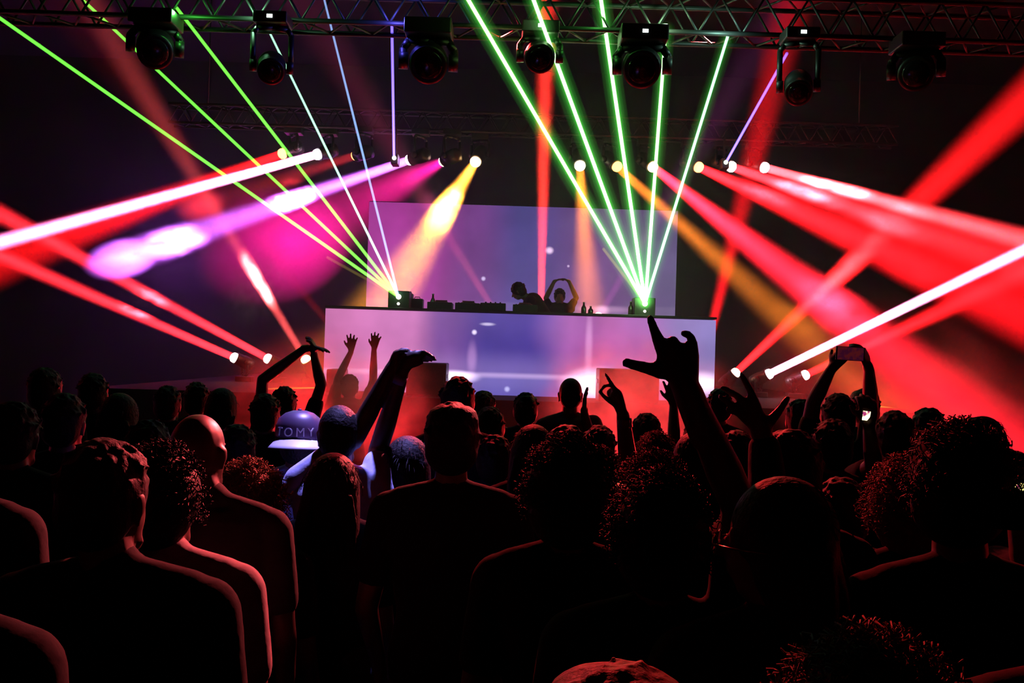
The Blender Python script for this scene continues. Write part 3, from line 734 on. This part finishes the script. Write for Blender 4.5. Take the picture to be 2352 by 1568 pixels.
person('person with only the crown showing just right of the head over the bright horizon', 1112, 898, 7.4, 'short', 1, 'red', 'short')
person('person whose small black head stands alone below the booth screen middle', 1208, 902, 7.0, 'short', 0, 'black', 'short')
wv, hv = gen(1342, 948, 6.9, (0, 0, 1), (1, 0, 0), 1, curl=.15)
person('tall person with a long oval head before the booth, small hand beside the ear', 1311, 868, 7.0, 'crop', 0, 'red', 'short', arms=(None, (P(1356, 1005, 6.9), wv, hv)))
person('person with a faint red-rimmed head behind the square-headed man\'s ear', 1127, 935, 5.8, 'short', 0, 'black', 'short')
person('person in a navy top, lit arc of hair at the square-headed man\'s shoulder', 1137, 1000, 4.75, 'short', 0, 'navy', 'short', wd=.92)
person('long-haired person just left of the frizzy double crown in the middle', 1226, 975, 4.3, 'long', 0, 'black', 'short', wd=.85)
person('person whose rounded crown rises directly behind the big-haired person in the middle', 1302, 978, 3.62, 'short', 0, 'black', 'short', wd=.9)
person('person with big full hair in the middle of the crowd, seen from behind', 1308, 1004, 2.55, 'curly', 0, 'black', 'short', wd=.96, hs=1.08)
def wcap(o, Tl, R, L): cap_on(o, Tl, R, mat('cap_white', (.6, .6, .6), .5), 1.2, None, None, 1, .08, .2)
person('person wearing a white cap, glimpsed in the red gap between two dark heads', 1402, 1108, 2.9, 'crop', 0, 'red', 'short', hat=True, extra=wcap, wd=.82)
dU = 3.95
ok_ = several(pxchain([(1391, 859, dU, .0062), (1399, 872, dU, .0078), (1409, 889, dU, .0088), (1415, 905, dU, .013)]),
              pxchain([(1414, 895, dU, .011), (1403, 884, dU - .01, .0082), (1389, 886, dU - .02, .0075), (1380, 896, dU - .02, .0068)]),
              pxchain([(1418, 928, dU, .017), (1402, 921, dU - .01, .012), (1388, 911, dU - .02, .0090), (1378, 900, dU - .02, .0075)]),
              pxchain([(1417, 898, dU, .012), (1404, 893, dU + .02, .0080), (1396, 900, dU + .02, .0074), (1399, 910, dU + .02, .0065)]),
              pxchain([(1418, 904, dU, .012), (1408, 900, dU + .04, .0078), (1402, 907, dU + .04, .007), (1405, 914, dU + .04, .006)]),
              pxchain([(1416, 908, dU, .026), (1421, 925, dU, .026), (1428, 945, dU, .022)]))
person('person raising one hand with thumb and finger joined in a ring, band at the wrist', 1374, 1030, dU, 'curly', 1, 'red', 'short', skin=0, wd=.88, vox=.0065,
       arms=(None, (P(1448, 1112, 4.1), P(1431, 955, dU), ok_)), extra=band(P(1434, 962, dU), P(1437, 982, dU), .029, mat('strap', (.05, .05, .05), .5), 'watch', mat('watch_glass', (.12, .05, .05), .2)))
person('curly-topped person, red-rimmed curls just above the horn-sign person', 1500, 1042, 3.2, 'afro', 1, 'black', 'short', wd=.85)
person('person half hidden behind the horn-sign forearm, one long lit edge', 1602, 988, 3.95, 'bob', 0, 'black', 'short', wd=.9)
person('person with a low red-topped head between the horn-sign arm and the spread hand', 1692, 990, 4.6, 'short', 0, 'black', 'short', wd=.9)
person('person with a hazy red head just above the frizzy red-rimmed curls', 1508, 995, 5.0, 'curly', 1, 'red', 'short')
person('person with a hazy red head behind the ring-sign forearm', 1376, 978, 5.3, 'short', 0, 'red', 'short')
person('person deep in the red haze, hair arc right of the watch wrist', 1485, 950, 5.9, 'short', 0, 'red', 'short')
wv, hv = gen(1547, 932, 6.3, (-.1, 0, 1), (0, -1, 0), -1, curl=.15, spread=.25)
person('person raising an open hand, seen against the screen corner past the horn-sign wrist', 1600, 966, 6.3, 'short', 0, 'red', 'short', arms=((P(1548, 1020, 6.2), wv, hv), None))
dZ = 2.5
zh = several(pxchain([(1742, 965, dZ, .022), (1736, 930, dZ, .0135), (1722, 893, dZ, .0095), (1703, 860, dZ, .0075)]),
             pxchain([(1740, 968, dZ, .022), (1722, 935, dZ, .0130), (1692, 908, dZ - .01, .0095), (1660, 890, dZ - .02, .0075)]),
             pxchain([(1740, 972, dZ, .022), (1714, 948, dZ, .0130), (1682, 930, dZ - .02, .0090), (1654, 911, dZ - .03, .0072)]),
             pxchain([(1742, 980, dZ, .020), (1715, 964, dZ, .0125), (1696, 950, dZ - .02, .0085), (1672, 941, dZ - .03, .007)]),
             pxchain([(1752, 985, dZ, .020), (1774, 962, dZ, .0140), (1792, 940, dZ, .0105), (1808, 916, dZ, .0085)]),
             pxchain([(1744, 972, dZ, .028), (1752, 1005, dZ, .027), (1757, 1040, dZ, .031)]))
person('person reaching a spread hand up over the crowd, right of the horn sign', 1812, 988, 2.75, 'short', 0, 'black', 'long', skin=0, vox=.0065, wd=1.02,
       arms=((P(1768, 1165, 2.4), P(1756, 1030, dZ), zh), None))
person('person with glasses and long dark hair turned left, right of the horn-sign arm', 1782, 1096, 1.85, 'long', 0, 'black', 'short', skin=0, yaw=1.2, extra=glasses, wd=.9, hs=.92)
def fcap(o, Tl, R, L): cap_on(o, Tl, R, CLOTH['black'], -1.25, None, None, 1.0, .09, .75)
person('curly-haired person in a dark peaked cap turned right, large at the right side', 2210, 986, 2.1, 'curly', 0, 'black', 'short', hat=True, extra=fcap, yaw=-.5, wd=1.05)
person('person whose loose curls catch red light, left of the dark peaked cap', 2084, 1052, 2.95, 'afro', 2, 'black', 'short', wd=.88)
wv, hv = gen(2338, 1168, 2.45, (-.05, .2, 1), (0, 1, 0), -1, curl=.5)
person('person at the right edge in a dim navy top, holding up a lit phone', 2440, 1030, 2.55, 'short', 0, 'navy', 'short', wd=.95, arms=((P(2370, 1330, 2.4), wv, hv), None))
person('person at the lower edge, a dome of tousled hair lit red', 1422, 1515, 1.22, 'tall', 3, 'black', 'short', wd=.9, hs=1.06)
person('person at the lower edge with dim frizzy hair, right of the red-lit dome', 2000, 1462, 1.32, 'afro', 2, 'charcoal', 'short', wd=.9, hs=1.1)
person('person in the bottom right corner, creased red-edged shoulder only', 2500, 1215, 1.75, 'short', 0, 'charcoal', 'long', wd=1.1)
person('person filming with both hands above the head, before the right beams', 1925, 905, 5.3, 'short', 0, 'black', 'short', vox=.008,
       arms=((P(1868, 925, 5.25), gen(1908, 850, 5.2, (.5, 0, .7), (.6, .6, -.3), 1, curl=.6)[0], gen(1908, 850, 5.2, (.5, 0, .7), (.6, .6, -.3), 1, curl=.5)[1]),
             (P(2000, 925, 5.25), gen(1996, 848, 5.2, (-.35, 0, .8), (-.6, .6, -.3), -1, curl=.6)[0], gen(1996, 848, 5.2, (-.35, 0, .8), (-.6, .6, -.3), -1, curl=.5)[1])))
person('person with a round dark head below the person filming', 1912, 963, 4.5, 'short', 0, 'black', 'short')
wv, hv = gen(1996, 985, 4.45, (-.05, 0, 1), (0, 1, 0), 1, curl=.5)
person('person holding a small bright phone at shoulder height, thin red edge down the arm', 2052, 945, 4.65, 'short', 0, 'black', 'short', arms=((P(2008, 1070, 4.4), wv, hv), None))
wv, hv = gen(700, 800, 7.0, (1, 0, .05), (0, 0, -1), 1, curl=.25); wv2, hv2 = gen(722, 822, 7.0, (-.1, 0, 1), (-1, 0, 0), -1, curl=.5)
person('person arching both arms overhead in front of the yellow-hot floor lamp', 655, 888, 7.0, 'short', 0, 'black', 'short', arms=((P(603, 872, 7.0), wv, hv), (P(738, 885, 7.0), wv2, hv2)))
dS = 9.8
wv, hv = gen(806, 808, dS, (.05, 0, 1), (0, 1, 0), 1, curl=.08, spread=.22); wv2, hv2 = gen(859, 804, dS, (.1, 0, 1), (.3, 1, 0), 1, curl=.1, spread=.25)
person('small person near the stage raising two open hands against the pink screen', 804, 860, dS, 'short', 0, 'red', 'short', vox=.008, arms=((P(778, 866, dS), wv, hv), (P(857, 874, dS), wv2, hv2)))
for (px, py, d, hair, sh_, lab) in [
    (38, 924, 3.7, 'short', 'black', 'person at the far left edge with a red glint on the ear'),
    (152, 905, 4.25, 'short', 'black', 'person in the left darkness, faint red outline down the head and shoulder'),
    (108, 846, 5.5, 'short', 'black', 'tallest dim head in the left background'),
    (218, 858, 6.2, 'short', 'black', 'dim head between the tallest one and the row of low crowns at left'),
    (278, 902, 5.2, 'bob', 'black', 'dim bob-haired head left of the row of low crowns'),
    (345, 966, 3.9, 'short', 'black', 'person whose lit ear sparkles left of the bald man'),
    (388, 886, 6.6, 'short', 'black', 'low dark crown directly above the gap left of the bald man'),
    (455, 878, 6.9, 'short', 'black', 'low dark crown directly above the bald man'),
    (512, 890, 6.4, 'bob', 'black', 'low dark crown just right above the bald man'),
    (546, 975, 4.6, 'short', 'black', 'person with a thin red face outline beside the bald head'),
    (612, 905, 6.0, 'short', 'black', 'dark head under the left bend of the arched arm'),
    (1652, 893, 6.9, 'short', 'black', 'dark head at the booth end, left of the spread fingers'),
    (1838, 918, 5.9, 'short', 'black', 'dark head between the spread hand and the person filming'),
    (1985, 892, 6.6, 'tall', 'black', 'hazy red head at the right elbow of the person filming'),
    (2130, 938, 5.2, 'short', 'black', 'dim head in the red haze above the loose red curls'),
    (2255, 955, 4.6, 'bob', 'black', 'dim head in the red haze behind the dark peaked cap'),
    (1930, 1098, 3.35, 'short', 'black', 'dark head with a faint red arc, left of the loose red curls')]:
    person(lab, px, py, d, hair, 0, sh_, 'short', wd=.92)

# ---- phones held up
def phone(px, py, d, wd, hh, rot, label, col, st):
    e = empty('mobile_phone', P(px, py, d), label, 'phone'); e.rotation_euler = rot
    build('body', MB().box((0, 0, 0), (wd, .009, hh), None, .003), Mblack, e, False)
    m = bpy.data.materials.new('phone_picture'); m.use_nodes = True; t = m.node_tree; t.nodes.clear(); N = t.nodes.new
    o = N('ShaderNodeOutputMaterial'); em = N('ShaderNodeEmission'); em.inputs[1].default_value = st
    n = N('ShaderNodeTexNoise'); n.inputs['Scale'].default_value = 38; tc = N('ShaderNodeTexCoord'); t.links.new(tc.outputs['Object'], n.inputs['Vector'])
    r = N('ShaderNodeValToRGB'); r.color_ramp.elements[0].position = .42; r.color_ramp.elements[0].color = (.12, .01, .05, 1)
    r.color_ramp.elements[1].position = .58; r.color_ramp.elements[1].color = (*col, 1)
    t.links.new(n.outputs['Fac'], r.inputs[0]); t.links.new(r.outputs[0], em.inputs[0]); t.links.new(em.outputs[0], o.inputs[0]); m.cycles.emission_sampling = 'NONE'
    build('display', MB().box((0, -.0052, 0), (wd * .9, .0012, hh * .92)), m, e, False)
phone(1993, 955, 4.44, .062, .045, (0, .1, .2), 'small bright phone held up below the person filming', (1, .95, .5), 4)
phone(2336, 1132, 2.44, .085, .055, (0, .05, .1), 'phone at the right edge, its display showing yellow spots', (1, .9, .2), 2.5)
phone(1953, 812, 5.16, .15, .072, (0, .03, .0), 'phone held sideways high in both hands of the person filming', (.25, .02, .03), .25)

# ------------------------------------------------------------------ performers behind the booth
def head_px(cx, cy, d): return P(cx, cy, d)
# leaning performer, in profile to the left
b = MB(); d = 14.55; base = P(1240, 700, d); base.z = STZ; L = lambda p: V(p) - base
hd = L(P(1190, 666, d)); R = rotm(math.radians(80), -.5, 0)
hip = V((.16, .05, .95)); chest = L(P(1224, 694, d)) + V((0, .02, 0)); neck = L(P(1205, 680, d))
def lean_torso(b, g):
    b.chain([(hip, .13 + g), (hip.lerp(chest, .5), .125 + g), (chest, .135 + g)], 16)
    for s in (-1, 1): b.caps(chest, chest + V((-.03, s * .16, .02)), .09 + g, .06 + g)
lean_torso(b, 0)
b.caps(chest, neck, .08, .06).caps(neck, hd, .058, .06)
add_head(b, hd + R @ V((0, .01, .10)), R)
for s in (-1, 1):
    sh = chest + V((-.03, s * .17, .02)); el = sh + V((-.10, s * .03, -.27)); wr = el + V((-.22, -.02, -.03)); b.chain([(sh, .05), (el, .04), (wr, .028)]); hand(b, wr, V((-1, 0, -.3)), V((0, 0, -1)), s, curl=.4)
    b.caps(hip + V((0, s * .09, 0)), V((.12, s * .1, .5)), .09, .06).caps(V((.12, s * .1, .5)), V((.14, s * .1, .08)), .056, .04)
o = put('person', b.remesh('person', .010, 2), SKIN); o.location = base; tag(o, 'performer in black bending low to the left over the mixing gear', 'person', 'performers behind the booth')
q = MB(); lean_torso(q, .012)
for s in (-1, 1):
    sh = chest + V((-.03, s * .17, .02)); q.caps(sh, sh + V((-.07, s * .02, -.18)), .062, .055)
put('shirt', q.remesh('shirt', .014, 3), CLOTH['black'], o)
q = MB()
for s in (-1, 1): q.caps(hip + V((0, s * .09, -.02)), V((.12, s * .1, .5)), .10, .075).caps(V((.12, s * .1, .5)), V((.14, s * .1, .09)), .07, .055)
put('trousers', q.remesh('trousers', .016, 2), CLOTH['black'], o)
for m_, s in zip(BASE['shoes'], (-1, 1)):
    z = bpy.data.objects.new('shoe', m_); COL.objects.link(z); z.parent = o; z.rotation_euler = (0, 0, math.pi / 2); z.location = (.14, s * .0, 0)
add_hair('short', hd + R @ V((0, .01, .10)), R, 0, o, 5, 1.05)
# heart-making performer, facing the hall
d = 15.3; wl, hl = gen(1273, 646, d, (.75, 0, .35), (0, 0, -1), 1, L=.17, curl=.5); wr_, hr = gen(1307, 646, d, (-.75, 0, .35), (0, 0, -1), -1, L=.17, curl=.5)
person('performer holding both arms up in a heart shape over the head', 1286, 662, d, 'short', 0, 'black', 'short', floor=STZ, yaw=math.pi, vox=.008, group='performers behind the booth',
       arms=((P(1254, 684, d), wl, hl), (P(1324, 684, d), wr_, hr)))

# ------------------------------------------------------------------ things on the booth
yb = 13.45
def on_booth(px, d=yb): p = P(px, 700, d); return V((p.x, d, BZ))
def gear(px, w_, h_, dp, label, kind):
    e = empty(kind, on_booth(px), label, 'music gear', 'music gear on the booth')
    build('body', MB().box((0, 0, h_ / 2), (w_, dp, h_), None, .008), Mblack, e, False)
    if kind == 'media_player':
        build('jog_wheel', MB().lathe([(.10, h_), (.10, h_ + .012), (.09, h_ + .018)], Matrix()), Mmet, e)
        build('display', MB().box((0, .13, h_ + .02), (.16, .05, .03), rotm(0, .5), .004), Mblack, e, False)
        for k in range(3): build('button', MB().cone((-.12, -.14 + k * .04, h_), (-.12, -.14 + k * .04, h_ + .008), .012, .012), Mmet, e)
    else:
        for i in range(4):
            for j in range(3): build('knob', MB().cone((-.10 + i * .065, .12 - j * .06, h_), (-.10 + i * .065, .12 - j * .06, h_ + .022), .011, .009, 10), Mmet, e)
            build('fader', MB().box((-.10 + i * .065, -.12, h_ + .008), (.02, .012, .016)), Mmet, e, False)
gear(1012, .33, .10, .40, 'low dark media player at the left end of the mixing gear', 'media_player')
gear(1075, .33, .10, .40, 'media player next to the mixer, left of the leaning performer', 'media_player')
gear(1133, .34, .11, .38, 'black mixer in front of the leaning performer', 'mixer')
gear(1206, .33, .10, .40, 'media player directly under the leaning performer', 'media_player')
def bottle(px, d, h_, label):
    e = on_booth(px, d); o = build('bottle', MB().lathe([(.032, 0), (.035, .01), (.035, h_ * .55), (.015, h_ * .75), (.013, h_ * .94)], Matrix()), mat('bottle_glass', (.03, .02, .02), .2), None)
    o.location = e; tag(o, label, 'bottle', 'bottles on the booth')
    build('bottle_cap', MB().cone((0, 0, h_ * .93), (0, 0, h_), .016, .016), mat('cap_plastic', (.3, .3, .3), .5), o)
bottle(994, 13.3, .21, 'bottle standing alone on the booth left of the gear')
bottle(1449, 13.3, .19, 'bottle beside the right laser projector')
bottle(1341, 13.5, .17, 'taller bottle right of the heart-making performer')
bottle(1357, 13.5, .12, 'short bottle right of the heart-making performer')
bottle(1064, 13.7, .15, 'bottle half hidden behind the left media players')
for (px, w_, h_, lab) in [(958, .17, .15, 'small dark box beside the left laser projector'), (938, .12, .22, 'tall dark case right behind the left laser projector')]:
    o = build('equipment_case', MB().box((0, 0, h_ / 2), (w_, .2, h_), None, .012), Mblack, None, False); o.location = on_booth(px, 13.6); tag(o, lab, 'case')
    build('handle', MB().tube([(-.04, 0, h_), (-.03, 0, h_ + .025), (.03, 0, h_ + .025), (.04, 0, h_)], .006, 6), Mmet, o)

# ------------------------------------------------------------------ drifts of thicker smoke where the beams flare
for i, (px, py, d, rad, dens, rot, lab) in enumerate([
    (665, 455, 18.6, (.65, .7, .42), 1.2, 0, 'bright smoke patch on the violet beam where laser lines cross'),
    (340, 562, 20.2, (1.5, .8, .7), 1.0, 0, 'pale violet smoke patch further down the violet beam'),
    (1005, 490, 16.2, (.75, .5, .8), .7, 0, 'yellow-lit smoke patch before the video screen'),
    (592, 650, 14.35, (.55, .3, .78), 1.8, 20, 'flame-shaped smoke patch in the beam of the yellow-hot lamp'),
    (1890, 425, 16.0, (1.6, .7, .5), .28, 0, 'white smoke flecks along the uppermost right beam'),
    (330, 690, 14.4, (.45, .4, .3), .8, 0, 'pink smoke knot on the second left floor beam'),
    (1900, 640, 13.9, (1.6, .7, 1.0), .16, 0, 'wide red smoke drift where the right beams cross'),
    (2100, 560, 15.4, (1.5, .6, .8), .2, 0, 'red smoke drift under the right end of the lamp row'),
    (760, 930, 9.3, (1.1, 1.4, .8), 1.0, 0, 'red-lit smoke bank over the crowd before the left booth end'),
    (1450, 930, 8.8, (1.0, 1.4, .8), .9, 0, 'red-lit smoke bank over the crowd before the right booth end'),
    (2160, 960, 8.6, (2.0, 1.6, .95), .35, 25, 'red-lit smoke bank drifting over the crowd at the right')]):
    puff(px, py, d, rad, dens, lab, i + 1, rot, 3.5)

# soft violet lamp over the audience, out of the picture, catching the cap, the blue shirt and the bob
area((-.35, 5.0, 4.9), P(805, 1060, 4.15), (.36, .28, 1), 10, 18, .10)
